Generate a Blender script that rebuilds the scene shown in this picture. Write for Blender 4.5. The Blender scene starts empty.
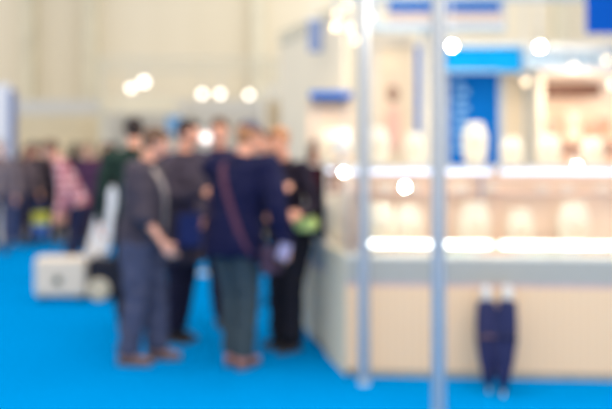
import bpy, bmesh, math, random
from mathutils import Vector, Matrix, noise
from mathutils.bvhtree import BVHTree

S = bpy.context.scene
COL = S.collection
random.seed(7)
R = math.radians

# ------------------------------------------------------------ camera, world, lights, exposure
F = 840.0                      # focal length in pixels of the 612 px wide frame
EYE = 1.5                      # camera height, horizon lies at image row 155
cam = bpy.data.cameras.new('camera')
cam.sensor_width = 36.0
cam.lens = F / 612.0 * 36.0
cam.shift_y = -(204.5 - 155.0) / 612.0
cam.clip_end = 200
cam.dof.use_dof = True
cam.dof.focus_distance = 1.45
cam.dof.aperture_fstop = 1.56
camo = bpy.data.objects.new('camera', cam)
camo.location = (0, 0, EYE)
camo.rotation_euler = (R(90), 0, 0)
COL.objects.link(camo)
S.camera = camo

w = bpy.data.worlds.new('hall_daylight')
S.world = w
w.use_nodes = True
w.node_tree.nodes['Background'].inputs[0].default_value = (1.0, 0.96, 0.90, 1)
w.node_tree.nodes['Background'].inputs[1].default_value = 1.02


def area(name, loc, size, power, color=(1, 0.97, 0.92), rot=(0, 0, 0)):
    l = bpy.data.lights.new(name, 'AREA')
    l.shape = 'RECTANGLE'
    l.size, l.size_y = size
    l.energy = power
    l.color = color
    o = bpy.data.objects.new(name, l)
    o.location = loc
    o.rotation_euler = rot
    COL.objects.link(o)
    return o


area('unseen_hall_light', (-1.0, 6.0, 7.5), (8, 8), 260)
area('unseen_hall_light', (2.0, 21.0, 8.0), (9, 6), 330, rot=(R(35), 0, 0))  # added overhead fill that brightens the back wall

area('unseen_hall_light', (1.5, -0.5, 6.0), (7, 4), 240, rot=(R(42), 0, 0))  # added fill above the camera, aimed at the counter front

S.cycles.transparent_max_bounces = 48
S.view_settings.view_transform = 'Standard'
S.view_settings.look = 'None'
S.view_settings.exposure = 0.12
S.view_settings.gamma = 1.0
S.view_settings.use_curve_mapping = False


def at(px, py, D):
    """photo pixel at distance D -> point in the hall"""
    return Vector(((px - 306) * D / F, D, EYE + (155 - py) * D / F))


def gx(px, D):
    return (px - 306) * D / F


def zz(py, D):
    return EYE + (155 - py) * D / F


# ------------------------------------------------------------ materials
def lin(c):
    return tuple(((v / 255.0) / 12.92 if v / 255.0 <= 0.04045 else ((v / 255.0 + 0.055) / 1.055) ** 2.4) for v in c) + (1,)


MATS = {}


def mat(name, rgb, rough=0.6, metal=0.0, var=0.10, scale=18.0, bump=0.15, spec=0.3):
    if name in MATS:
        return MATS[name]
    m = bpy.data.materials.new(name)
    m.use_nodes = True
    nt = m.node_tree
    b = nt.nodes['Principled BSDF']
    b.inputs['Roughness'].default_value = rough
    b.inputs['Metallic'].default_value = metal
    b.inputs['Specular IOR Level'].default_value = spec
    tc = nt.nodes.new('ShaderNodeTexCoord')
    n = nt.nodes.new('ShaderNodeTexNoise')
    n.inputs['Scale'].default_value = scale
    n.inputs['Detail'].default_value = 5
    nt.links.new(tc.outputs['Object'], n.inputs['Vector'])
    r = nt.nodes.new('ShaderNodeValToRGB')
    c = lin(rgb)
    r.color_ramp.elements[0].position = 0.3
    r.color_ramp.elements[1].position = 0.7
    r.color_ramp.elements[0].color = tuple(v * (1 - var) for v in c[:3]) + (1,)
    r.color_ramp.elements[1].color = tuple(min(1, v * (1 + var)) for v in c[:3]) + (1,)
    nt.links.new(n.outputs['Fac'], r.inputs['Fac'])
    nt.links.new(r.outputs['Color'], b.inputs['Base Color'])
    if bump:
        n2 = nt.nodes.new('ShaderNodeTexNoise')
        n2.inputs['Scale'].default_value = scale * 6
        nt.links.new(tc.outputs['Object'], n2.inputs['Vector'])
        bp = nt.nodes.new('ShaderNodeBump')
        bp.inputs['Strength'].default_value = bump
        bp.inputs['Distance'].default_value = 0.01
        nt.links.new(n2.outputs['Fac'], bp.inputs['Height'])
        nt.links.new(bp.outputs['Normal'], b.inputs['Normal'])
    MATS[name] = m
    return m


def emit(name, rgb, strength):
    if name in MATS:
        return MATS[name]
    m = bpy.data.materials.new(name)
    m.use_nodes = True
    b = m.node_tree.nodes['Principled BSDF']
    b.inputs['Base Color'].default_value = (0.8, 0.8, 0.8, 1)
    b.inputs['Emission Color'].default_value = lin(rgb)
    b.inputs['Emission Strength'].default_value = strength
    MATS[name] = m
    return m


def glass():
    if 'glass' in MATS:
        return MATS['glass']
    m = bpy.data.materials.new('showcase_glass')
    m.use_nodes = True
    nt = m.node_tree
    nt.nodes.remove(nt.nodes['Principled BSDF'])
    out = nt.nodes['Material Output']
    t = nt.nodes.new('ShaderNodeBsdfTransparent')
    t.inputs[0].default_value = (0.985, 0.99, 0.988, 1)
    g = nt.nodes.new('ShaderNodeBsdfGlossy')
    g.inputs['Roughness'].default_value = 0.03
    fr = nt.nodes.new('ShaderNodeFresnel')
    fr.inputs[0].default_value = 1.4
    mx = nt.nodes.new('ShaderNodeMixShader')
    nt.links.new(fr.outputs[0], mx.inputs[0])
    nt.links.new(t.outputs[0], mx.inputs[1])
    nt.links.new(g.outputs[0], mx.inputs[2])
    nt.links.new(mx.outputs[0], out.inputs[0])
    MATS['glass'] = m
    return m


def carpet_mat():
    m = mat('blue_carpet', (0, 137, 213), rough=0.95, var=0.10, scale=260, bump=0.4, spec=0.0)
    return m


def wall_mat():
    """cream sheet cladding in tall upright panels"""
    m = bpy.data.materials.new('cream_cladding')
    m.use_nodes = True
    nt = m.node_tree
    b = nt.nodes['Principled BSDF']
    b.inputs['Roughness'].default_value = 0.8
    tc = nt.nodes.new('ShaderNodeTexCoord')
    sx = nt.nodes.new('ShaderNodeSeparateXYZ')
    nt.links.new(tc.outputs['Object'], sx.inputs[0])
    mu = nt.nodes.new('ShaderNodeMath')
    mu.operation = 'MULTIPLY'
    mu.inputs[1].default_value = 0.8
    nt.links.new(sx.outputs['X'], mu.inputs[0])
    fl = nt.nodes.new('ShaderNodeMath')
    fl.operation = 'FLOOR'
    nt.links.new(mu.outputs[0], fl.inputs[0])
    wn = nt.nodes.new('ShaderNodeTexWhiteNoise')
    wn.noise_dimensions = '1D'
    nt.links.new(fl.outputs[0], wn.inputs['W'])
    r = nt.nodes.new('ShaderNodeValToRGB')
    r.color_ramp.elements[0].color = lin((222, 212, 190))
    r.color_ramp.elements[1].color = lin((234, 225, 206))
    nt.links.new(wn.outputs['Value'], r.inputs['Fac'])
    nt.links.new(r.outputs['Color'], b.inputs['Base Color'])
    wv = nt.nodes.new('ShaderNodeTexWave')
    wv.bands_direction = 'X'
    wv.inputs['Scale'].default_value = 3
    nt.links.new(tc.outputs['Object'], wv.inputs['Vector'])
    bp = nt.nodes.new('ShaderNodeBump')
    bp.inputs['Strength'].default_value = 0.2
    nt.links.new(wv.outputs['Fac'], bp.inputs['Height'])
    nt.links.new(bp.outputs['Normal'], b.inputs['Normal'])
    return m


def check_mat(name, a, b_, c_, size=0.09):
    """checked shirt cloth"""
    m = bpy.data.materials.new(name)
    m.use_nodes = True
    nt = m.node_tree
    b = nt.nodes['Principled BSDF']
    b.inputs['Roughness'].default_value = 0.9
    tc = nt.nodes.new('ShaderNodeTexCoord')
    cols = []
    for d in ('X', 'Z'):
        wv = nt.nodes.new('ShaderNodeTexWave')
        wv.bands_direction = d
        wv.inputs['Scale'].default_value = 0.314 / size
        wv.inputs['Distortion'].default_value = 0.6
        nt.links.new(tc.outputs['Object'], wv.inputs['Vector'])
        cols.append(wv)
    r1 = nt.nodes.new('ShaderNodeMixRGB')
    r1.inputs[1].default_value = lin(a)
    r1.inputs[2].default_value = lin(b_)
    nt.links.new(cols[0].outputs['Fac'], r1.inputs[0])
    r2 = nt.nodes.new('ShaderNodeMixRGB')
    r2.inputs[2].default_value = lin(c_)
    mu = nt.nodes.new('ShaderNodeMath')
    mu.operation = 'MULTIPLY'
    mu.inputs[1].default_value = 0.7
    nt.links.new(cols[1].outputs['Fac'], mu.inputs[0])
    nt.links.new(mu.outputs[0], r2.inputs[0])
    nt.links.new(r1.outputs[0], r2.inputs[1])
    nt.links.new(r2.outputs[0], b.inputs['Base Color'])
    return m


def ribbed_mat(name, rgb, rgb2, per=0.06):
    """narrow upright battens, cream"""
    m = bpy.data.materials.new(name)
    m.use_nodes = True
    nt = m.node_tree
    b = nt.nodes['Principled BSDF']
    b.inputs['Roughness'].default_value = 0.6
    tc = nt.nodes.new('ShaderNodeTexCoord')
    wv = nt.nodes.new('ShaderNodeTexWave')
    wv.bands_direction = 'X'
    wv.inputs['Scale'].default_value = 0.314 / per
    nt.links.new(tc.outputs['Object'], wv.inputs['Vector'])
    r = nt.nodes.new('ShaderNodeMixRGB')
    r.inputs[1].default_value = lin(rgb)
    r.inputs[2].default_value = lin(rgb2)
    nt.links.new(wv.outputs['Fac'], r.inputs[0])
    nt.links.new(r.outputs[0], b.inputs['Base Color'])
    return m


# ------------------------------------------------------------ mesh helpers
def link(name, me, m, parent=None):
    o = bpy.data.objects.new(name, me)
    COL.objects.link(o)
    if m is not None and not me.materials:
        me.materials.append(m)
    if parent is not None:
        o.parent = parent
        o.matrix_parent_inverse = Matrix.Translation(parent.location).inverted() if True else Matrix()
        bpy_parent_fix(o, parent)
    return o


def bpy_parent_fix(o, parent):
    # meshes are modelled in world coordinates; undo the whole chain of parents
    m = Matrix()
    p = parent
    chain = []
    while p is not None:
        chain.append(p)
        p = p.parent
    for p in reversed(chain):
        m = m @ p.matrix_parent_inverse @ Matrix.LocRotScale(p.location, p.rotation_euler, p.scale)
    o.matrix_parent_inverse = m.inverted()


def done(name, bm, m, parent=None, smooth=False):
    bmesh.ops.recalc_face_normals(bm, faces=bm.faces)
    me = bpy.data.meshes.new(name)
    bm.to_mesh(me)
    bm.free()
    if smooth:
        for p in me.polygons:
            p.use_smooth = True
    return link(name, me, m, parent)


def tag(o, label=None, cat=None, group=None, kind=None):
    if label:
        o['label'] = label
    if cat:
        o['category'] = cat
    if group:
        o['group'] = group
    if kind:
        o['kind'] = kind
    return o


def root(name, loc, label, cat, group=None):
    o = bpy.data.objects.new(name, None)
    o.empty_display_size = 0.1
    o.location = loc
    COL.objects.link(o)
    return tag(o, label, cat, group)


def box(bm, lo, hi, M=None, bev=0.0):
    g = bmesh.ops.create_cube(bm, size=1)
    vs = g['verts']
    c = (Vector(lo) + Vector(hi)) / 2
    s = Vector(hi) - Vector(lo)
    for v in vs:
        v.co = Vector((v.co.x * s.x, v.co.y * s.y, v.co.z * s.z)) + c
    if bev:
        es = list({e for v in vs for e in v.link_edges})
        r = bmesh.ops.bevel(bm, geom=es, offset=bev, segments=3, profile=0.5, affect='EDGES')
        vs = list(set([v for v in vs if v.is_valid] + list(r['verts'])))
    if M is not None:
        for v in vs:
            v.co = M @ v.co
    return vs


def bx(name, lo, hi, m, parent=None, M=None, bev=0.0):
    bm = bmesh.new()
    box(bm, lo, hi, M, bev)
    return done(name, bm, m, parent)


def frame_from(d):
    d = d.normalized()
    a = Vector((0, 0, 1)) if abs(d.z) < 0.9 else Vector((1, 0, 0))
    u = d.cross(a).normalized()
    v = d.cross(u).normalized()
    return u, v


def tube(bm, pts, rad, n=10, cap=True, sx=1.0, sy=1.0, up=None):
    """tube through pts, rad a number or list"""
    pts = [Vector(p) for p in pts]
    if not isinstance(rad, (list, tuple)):
        rad = [rad] * len(pts)
    rings = []
    pu = None
    for i, p in enumerate(pts):
        d = (pts[min(i + 1, len(pts) - 1)] - pts[max(i - 1, 0)])
        if d.length < 1e-7:
            d = Vector((0, 0, 1))
        d.normalize()
        if up is not None:
            u = (Vector(up) - d * d.dot(Vector(up)))
            u = u.normalized() if u.length > 1e-4 else frame_from(d)[0]
            v = d.cross(u).normalized()
        elif pu is None:
            u, v = frame_from(d)
        else:
            u = (pu - d * d.dot(pu)).normalized()
            v = d.cross(u).normalized()
        pu = u
        rings.append([bm.verts.new(p + rad[i] * (sx * math.cos(2 * math.pi * k / n) * u + sy * math.sin(2 * math.pi * k / n) * v)) for k in range(n)])
    for a, b in zip(rings, rings[1:]):
        for k in range(n):
            bm.faces.new((a[k], a[(k + 1) % n], b[(k + 1) % n], b[k]))
    if cap:
        bm.faces.new(rings[0][::-1])
        bm.faces.new(rings[-1])


def lathe(bm, prof, c, n=24, sx=1.0, sy=1.0, rot=0.0):
    """profile of (radius, z) around the vertical through c"""
    rings = []
    for r, z in prof:
        rings.append([bm.verts.new(Vector(c) + Vector((r * (sx * math.cos(a) * math.cos(rot) - sy * math.sin(a) * math.sin(rot)),
                                                        r * (sx * math.cos(a) * math.sin(rot) + sy * math.sin(a) * math.cos(rot)), z)))
                      for a in [2 * math.pi * k / n for k in range(n)]])
    for a, b in zip(rings, rings[1:]):
        for k in range(n):
            bm.faces.new((a[k], a[(k + 1) % n], b[(k + 1) % n], b[k]))
    bm.faces.new(rings[0][::-1])
    bm.faces.new(rings[-1])


def sphere_pts(c, r, ax=None):
    """points of an ellipsoid; r = number or (a,b,c) along ax (three unit vectors)"""
    if not isinstance(r, (tuple, list)):
        r = (r, r, r)
    if ax is None:
        ax = (Vector((1, 0, 0)), Vector((0, 1, 0)), Vector((0, 0, 1)))
    out = []
    for i in range(1, 7):
        th = math.pi * i / 7
        for k in range(12):
            ph = 2 * math.pi * (k + 0.5 * (i % 2)) / 12
            out.append(c + ax[0] * r[0] * math.sin(th) * math.cos(ph) + ax[1] * r[1] * math.sin(th) * math.sin(ph) + ax[2] * r[2] * math.cos(th))
    out.append(c + ax[2] * r[2])
    out.append(c - ax[2] * r[2])
    return out


def hull(bm, pts):
    vs = [bm.verts.new(p) for p in pts]
    g = bmesh.ops.convex_hull(bm, input=vs)
    dele = [e for e in g['geom_interior'] if isinstance(e, bmesh.types.BMVert)]
    if dele:
        bmesh.ops.delete(bm, geom=list(set(dele)), context='VERTS')


def caps(bm, a, ra, b, rb, ax=None):
    hull(bm, sphere_pts(Vector(a), ra, ax) + sphere_pts(Vector(b), rb, ax))


def melt(name, bm, m, parent, voxel=0.012, smooth=4, folds=0.0, fscale=9.0, seed=0, smf=0.5):
    """fuse overlapping volumes into ONE continuous smooth surface"""
    bmesh.ops.recalc_face_normals(bm, faces=bm.faces)
    me = bpy.data.meshes.new(name + '_src')
    bm.to_mesh(me)
    bm.free()
    t = bpy.data.objects.new('tmp', me)
    COL.objects.link(t)
    md = t.modifiers.new('r', 'REMESH')
    md.mode = 'VOXEL'
    md.voxel_size = voxel
    md.use_smooth_shade = True
    if smooth:
        ms = t.modifiers.new('s', 'SMOOTH')
        ms.factor = smf
        ms.iterations = smooth
    dg = bpy.context.evaluated_depsgraph_get()
    out = bpy.data.meshes.new_from_object(t.evaluated_get(dg))
    out.name = name
    bpy.data.objects.remove(t)
    bpy.data.meshes.remove(me)
    if folds:
        ns = [v.normal.copy() for v in out.vertices]
        off = Vector((seed * 3.7, seed * 1.3, seed * 2.1))
        for v, n in zip(out.vertices, ns):
            q = Vector((v.co.x, v.co.y, v.co.z * 1.6)) * fscale + off
            v.co += n * folds * noise.noise(q)
    out.materials.clear()
    for p in out.polygons:
        p.use_smooth = True
    return link(name, out, m, parent)


# ------------------------------------------------------------ people
SKIN = mat('skin', (238, 172, 144), rough=0.5, var=0.06, scale=30, bump=0.05)
SKIN_PALE = mat('skin_pale', (240, 190, 165), rough=0.5, var=0.06, scale=30, bump=0.05)
EYE_M = mat('eye_white', (235, 232, 228), rough=0.2, var=0.02, bump=0)
IRIS = mat('iris', (60, 45, 35), rough=0.2, var=0.02, bump=0)
LIPS = mat('lips', (190, 105, 98), rough=0.5, var=0.05, bump=0)


def ik(sh, target, l1, l2, pole):
    d = target - sh
    L = min(d.length, (l1 + l2) * 0.985)
    dn = d.normalized()
    tgt = sh + dn * L
    a = (l1 * l1 - l2 * l2 + L * L) / (2 * L)
    h = math.sqrt(max(l1 * l1 - a * a, 1e-6))
    pv = (pole - dn * dn.dot(pole))
    pv.normalize()
    return sh + dn * a + pv * h, tgt


def person(px, D, H, heading, label, top, legs, hair, hair_style='short', lean=4, head_yaw=0, head_pitch=10,
           hands=(None, None), feet=((0.10, 0.0), (-0.10, 0.06)), sleeve='long', coat=0.0, bulk=1.0, skin=SKIN,
           shoe_m=None, cap=None, far=False, collar=None, cuff=None, group=None, seed=1, legw=1.0, out=0.55):
    """px, D: where the feet stand; heading 0 = facing right in the photo, 90 = away from the camera"""
    base = Vector((gx(px, D), D, 0))
    rt = root('person', base, label, 'person', group)
    th = R(heading)
    fw = Vector((math.cos(th), math.sin(th), 0))
    rg = Vector((math.sin(th), -math.cos(th), 0))
    up = Vector((0, 0, 1))
    la = R(lean)
    tu = (up * math.cos(la) + fw * math.sin(la))         # torso up
    tf = (fw * math.cos(la) - up * math.sin(la))
    ax = (rg, fw, up)
    tax = (rg, tf, tu)
    pel = base + up * 0.525 * H - fw * 0.25 * math.sin(la) * H * 0.3

    def T(h, f=0.0, s=0.0):
        return pel + tu * (h - 0.525) * H + tf * f * H + rg * s * H
    waist, chest, shc, neck = T(0.61), T(0.72, 0.005), T(0.795), T(0.835, -0.002)
    shs = [T(0.805, 0, s * 0.108 * bulk ** 0.5) for s in (1, -1)]
    # head frame
    hy = R(heading + head_yaw)
    hf0 = Vector((math.cos(hy), math.sin(hy), 0))
    hr = Vector((math.sin(hy), -math.cos(hy), 0))
    hp = R(head_pitch)
    hf = hf0 * math.cos(hp) - up * math.sin(hp)
    hu = up * math.cos(hp) + hf0 * math.sin(hp)
    nt = T(0.865, 0.004)
    hc = nt + hu * 0.064 * H + hf * 0.012 * H
    hax = (hr, hf, hu)
    k = H / 1.75
    vox = 0.0125 if far else 0.0075
    # --- legs
    hips, knees, ankles, toes = [], [], [], []
    for i, s in enumerate((1, -1)):
        hips.append(pel + rg * s * 0.052 * H - up * 0.015 * H)
        an = base + rg * feet[i][0] + fw * feet[i][1] + up * 0.045 * H
        kn = (hips[-1] + an) / 2 + fw * 0.022 * H
        knees.append(kn)
        ankles.append(an)
    # --- arms
    elb, wri, hdir = [], [], []
    for i, s in enumerate((1, -1)):
        tg = hands[i]
        if tg is None:
            tg = shs[i] - up * 0.31 * H + rg * s * 0.045 * H + fw * 0.05 * H
        e, wv = ik(shs[i], tg, 0.172 * H, 0.148 * H, -fw * 0.8 - up * 0.5 + rg * s * out)
        elb.append(e)
        wri.append(wv)
        hdir.append((wv - e).normalized())
    # --- body, one surface
    bm = bmesh.new()
    caps(bm, pel, (0.085 * k * 1.1, 0.075 * k, 0.08 * k), waist, (0.10 * k, 0.075 * k, 0.07 * k), tax)
    caps(bm, waist, (0.10 * k, 0.075 * k, 0.07 * k), chest, (0.125 * k, 0.088 * k, 0.08 * k), tax)
    caps(bm, chest, (0.125 * k, 0.088 * k, 0.08 * k), shc, (0.13 * k, 0.065 * k, 0.035 * k), tax)
    caps(bm, neck - tu * 0.02 * H, 0.062 * k, nt + hu * 0.03 * H, 0.052 * k)
    caps(bm, shc, 0.055 * k, nt, 0.05 * k)
    for i, s in enumerate((1, -1)):
        caps(bm, T(0.80, 0, s * 0.03), 0.05 * k, shs[i], 0.048 * k)
        caps(bm, shs[i], 0.046 * k, elb[i], 0.034 * k)
        caps(bm, elb[i], 0.036 * k, wri[i], 0.024 * k)
        caps(bm, hips[i], 0.078 * k, knees[i], 0.048 * k)
        caps(bm, knees[i] - up * 0.02 * H - fw * 0.004 * H, 0.05 * k, ankles[i] + up * 0.02 * H, 0.034 * k)
        caps(bm, ankles[i], 0.034 * k, ankles[i] - up * 0.02 * H, 0.034 * k)
        caps(bm, ankles[i] - up * 0.02 * H - fw * 0.02, 0.03 * k, ankles[i] - up * 0.022 * H + fw * 0.10 * k, 0.022 * k)
        # hand: palm, four fingers with knuckles, thumb from its side
        d = hdir[i]
        side = (fw - d * d.dot(fw))
        side = side.normalized() if side.length > 0.2 else (rg * s - d * d.dot(rg * s)).normalized()
        pn = d.cross(side).normalized()
        if pn.dot(-rg * s) < 0:
            pn = -pn                                   # palm turns to the body
        pa = wri[i] + d * 0.012
        pb = wri[i] + d * 0.082 * k
        hull(bm, sphere_pts(pa + side * 0.012, 0.018 * k) + sphere_pts(pa - side * 0.012, 0.018 * k)
             + sphere_pts(pb + side * 0.026 * k, 0.013 * k) + sphere_pts(pb - side * 0.026 * k, 0.013 * k))
        fr = 0.0085 if not far else 0.0105
        for q, ln in zip((1.5, 0.5, -0.5, -1.5), (0.070, 0.078, 0.073, 0.056)):
            a0 = pb + side * q * 0.0185 * k
            curl = 0.35
            a1 = a0 + (d * math.cos(curl) + pn * math.sin(curl)) * ln * 0.5 * k + side * q * 0.001
            a2 = a1 + (d * math.cos(curl * 2.6) + pn * math.sin(curl * 2.6)) * ln * 0.5 * k
            caps(bm, a0, fr * k * 1.1, a1, fr * k)
            caps(bm, a1, fr * k, a2, fr * k * 0.85)
        t0 = pa + side * 0.022 * k + d * 0.012
        t1 = t0 + (side * 0.75 + d * 0.6 + pn * 0.3).normalized() * 0.038 * k
        t2 = t1 + (side * 0.2 + d * 0.9 + pn * 0.4).normalized() * 0.030 * k
        caps(bm, t0, 0.014 * k, t1, 0.0105 * k)
        caps(bm, t1, 0.0105 * k, t2, 0.009 * k)
    # head
    hs = 0.93 * k
    def Hh(r, f, u):
        return hc + hr * r * hs + hf * f * hs + hu * u * hs
    hull(bm, sphere_pts(Hh(0, -0.012, 0.03), (0.077 * hs, 0.095 * hs, 0.085 * hs), hax))
    hull(bm, sphere_pts(Hh(0, 0.018, 0.0), (0.066 * hs, 0.075 * hs, 0.07 * hs), hax) + sphere_pts(Hh(0, 0.048, -0.075), (0.034 * hs, 0.03 * hs, 0.026 * hs), hax)
         + sphere_pts(Hh(0, 0.005, -0.055), (0.052 * hs, 0.04 * hs, 0.03 * hs), hax))
    hull(bm, sphere_pts(Hh(0, 0.094, 0.016), 0.009 * hs) + sphere_pts(Hh(0, 0.108, -0.022), 0.012 * hs) + sphere_pts(Hh(0.014, 0.094, -0.026), 0.009 * hs) + sphere_pts(Hh(-0.014, 0.094, -0.026), 0.009 * hs))
    hull(bm, sphere_pts(Hh(0.035, 0.078, 0.034), 0.012 * hs) + sphere_pts(Hh(-0.035, 0.078, 0.034), 0.012 * hs))
    for s in (1, -1):
        hull(bm, sphere_pts(Hh(s * 0.077, -0.008, 0.004), (0.011 * hs, 0.018 * hs, 0.030 * hs), hax))
    hull(bm, sphere_pts(Hh(0, 0.083, -0.048), (0.026 * hs, 0.014 * hs, 0.010 * hs), hax))
    body = melt('body', bm, skin, rt, vox, 2 if not far else 1)
    # eyes and mouth
    for s in (1, -1):
        bm = bmesh.new()
        hull(bm, sphere_pts(Hh(s * 0.031, 0.0765, 0.010), (0.013 * hs, 0.011 * hs, 0.0075 * hs), hax))
        ey = done('eye', bm, EYE_M, rt, True)
        bm = bmesh.new()
        hull(bm, sphere_pts(Hh(s * 0.031, 0.0855, 0.010), (0.0058 * hs, 0.0032 * hs, 0.0058 * hs), hax))
        done('iris', bm, IRIS, ey, True)
    bm = bmesh.new()
    hull(bm, sphere_pts(Hh(0, 0.096, -0.048), (0.024 * hs, 0.006 * hs, 0.008 * hs), hax))
    done('mouth', bm, LIPS, rt, True)
    # hair
    bm = bmesh.new()
    hull(bm, sphere_pts(Hh(0, -0.026, 0.044), (0.089 * hs, 0.098 * hs, 0.090 * hs), hax))
    if hair_style == 'short':
        hull(bm, sphere_pts(Hh(0, -0.050, 0.0), (0.080 * hs, 0.062 * hs, 0.07 * hs), hax))
        hull(bm, sphere_pts(Hh(0, 0.045, 0.098), (0.058 * hs, 0.045 * hs, 0.026 * hs), hax))
    elif hair_style == 'long':
        hull(bm, sphere_pts(Hh(0, -0.055, 0.0), (0.092 * hs, 0.062 * hs, 0.08 * hs), hax) + sphere_pts(Hh(0, -0.065, -0.17), (0.085 * hs, 0.04 * hs, 0.05 * hs), hax))
        for s in (1, -1):
            hull(bm, sphere_pts(Hh(s * 0.078, 0.01, 0.03), 0.024 * hs) + sphere_pts(Hh(s * 0.082, 0.0, -0.13), 0.024 * hs))
        hull(bm, sphere_pts(Hh(0, 0.045, 0.098), (0.062 * hs, 0.045 * hs, 0.028 * hs), hax))
    elif hair_style == 'thin':
        hull(bm, sphere_pts(Hh(0, -0.055, 0.0), (0.084 * hs, 0.055 * hs, 0.05 * hs), hax))
    melt('hair', bm, hair, rt, 0.009, 2, 0.006, 40, seed)
    if cap is not None:
        bm = bmesh.new()
        # domed crown cut level above the ears, plus a peak
        hull(bm, [p for p in sphere_pts(Hh(0, -0.018, 0.055), (0.098 * hs, 0.112 * hs, 0.095 * hs), hax) if (p - Hh(0, 0, 0.035)).dot(hu) > 0])
        cp = melt('cap', bm, cap, rt, 0.009, 2)
        bm = bmesh.new()
        hull(bm, sphere_pts(Hh(0, 0.08, 0.058), (0.072 * hs, 0.03 * hs, 0.006 * hs), hax) + sphere_pts(Hh(0, 0.145, 0.050), (0.045 * hs, 0.02 * hs, 0.005 * hs), hax))
        done('peak', bm, cap, cp, True)
    # upper clothing
    bk = bulk * k
    hem = 0.50 - coat
    bm = bmesh.new()
    torso = [(T(0.795), (0.150, 0.082, 0.040)), (T(0.72, 0.004), (0.158, 0.112, 0.08)), (T(0.62, 0.002), (0.140, 0.108, 0.07)), (T(0.54), (0.150, 0.115, 0.05))]
    torso.append((Vector(T(hem)) if coat == 0 else pel + up * (hem - 0.525) * H, (0.150 + coat * 0.25, 0.116 + coat * 0.2, 0.02)))
    for (p, r), (p2, r2) in zip(torso, torso[1:]):
        caps(bm, p, tuple(v * bk for v in r), p2, tuple(v * bk for v in r2), tax)
    hull(bm, sphere_pts(shc, (0.13 * k, 0.07 * k, 0.04 * k), tax) + sphere_pts(T(0.838), 0.062 * k))
    tb = bm.copy()
    bmesh.ops.triangulate(tb, faces=tb.faces)
    bvh = BVHTree.FromBMesh(tb)
    tb.free()
    for i, s in enumerate((1, -1)):
        caps(bm, T(0.80, 0, s * 0.03), 0.06 * bk, shs[i], 0.064 * bk)
        caps(bm, shs[i], 0.064 * bk, elb[i], 0.053 * bk)
        if sleeve == 'long':
            caps(bm, elb[i], 0.053 * bk, wri[i] - hdir[i] * 0.015, 0.040 * bk)
        elif sleeve == 'rolled':
            caps(bm, elb[i], 0.053 * bk, elb[i].lerp(wri[i], 0.18), 0.048 * bk)
    jk = melt('jacket' if sleeve == 'long' else 'shirt', bm, top, rt, 0.014 if far else 0.010, 3, 0.016, 9, seed)
    # collar
    bm = bmesh.new()
    for h_, r_, in ((0.838, 0.070),):
        ring = [T(h_, 0, 0) + (rg * math.cos(a) * r_ * 1.02 + tf * math.sin(a) * r_) * k for a in [2 * math.pi * q / 18 for q in range(19)]]
        tube(bm, ring, 0.016 * k, 8, False)
    bmesh.ops.remove_doubles(bm, verts=bm.verts, dist=0.0005)
    done('collar', bm, collar or top, rt, True)
    # trousers
    bm = bmesh.new()
    caps(bm, pel + up * 0.02 * H, (0.135 * k, 0.10 * k, 0.05 * k), pel - up * 0.04 * H, (0.125 * k, 0.105 * k, 0.05 * k), ax)
    for i, s in enumerate((1, -1)):
        lk = k * legw
        caps(bm, hips[i] - up * 0.01 * H, (0.088 * lk, 0.098 * lk, 0.08 * k), knees[i], (0.066 * lk, 0.070 * lk, 0.06 * k), ax)
        caps(bm, knees[i], (0.066 * lk, 0.070 * lk, 0.06 * k), ankles[i] + up * 0.006 * H, (0.060 * lk, 0.066 * lk, 0.02 * k), ax)
    melt('trousers', bm, legs, rt, 0.014 if far else 0.010, 3, 0.014, 11, seed + 5)
    # shoes
    for i, s in enumerate((1, -1)):
        a = ankles[i]
        o = Vector((a.x, a.y, 0))
        bm = bmesh.new()
        hull(bm, sphere_pts(o - fw * 0.045 * k + up * 0.055, (0.036 * k, 0.036 * k, 0.038), ax) + sphere_pts(o + fw * 0.06 * k + up * 0.045, (0.042 * k, 0.04 * k, 0.026), ax))
        hull(bm, sphere_pts(o + fw * 0.05 * k + up * 0.045, (0.044 * k, 0.04 * k, 0.026), ax) + sphere_pts(o + fw * 0.155 * k + up * 0.036, (0.036 * k, 0.034 * k, 0.018), ax))
        hull(bm, sphere_pts(a - up * 0.01, (0.042 * k, 0.046 * k, 0.02), ax) + sphere_pts(o - fw * 0.01 + up * 0.06, (0.04 * k, 0.05 * k, 0.03), ax))
        sh = melt('shoe', bm, shoe_m or mat('black_leather', (38, 34, 38), rough=0.4), rt, 0.009, 3)
        bm = bmesh.new()
        base_pts = []
        for (f_, r_) in ((-0.05, 0.038), (0.05, 0.045), (0.15, 0.040)):
            for q in range(12):
                aa = 2 * math.pi * q / 12
                for zq in (0.0, 0.022):
                    base_pts.append(o + fw * (f_ * k + r_ * k * math.sin(aa)) + rg * r_ * k * math.cos(aa) + up * zq)
        hull(bm, base_pts)
        done('sole', bm, mat('rubber_sole', (90, 80, 78), rough=0.8), sh)
    return dict(root=rt, T=T, bvh=bvh, tu=tu, tf=tf, rg=rg, fw=fw, sh=shs, wr=wri, hd=hdir, pel=pel, H=H, k=k)


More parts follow.
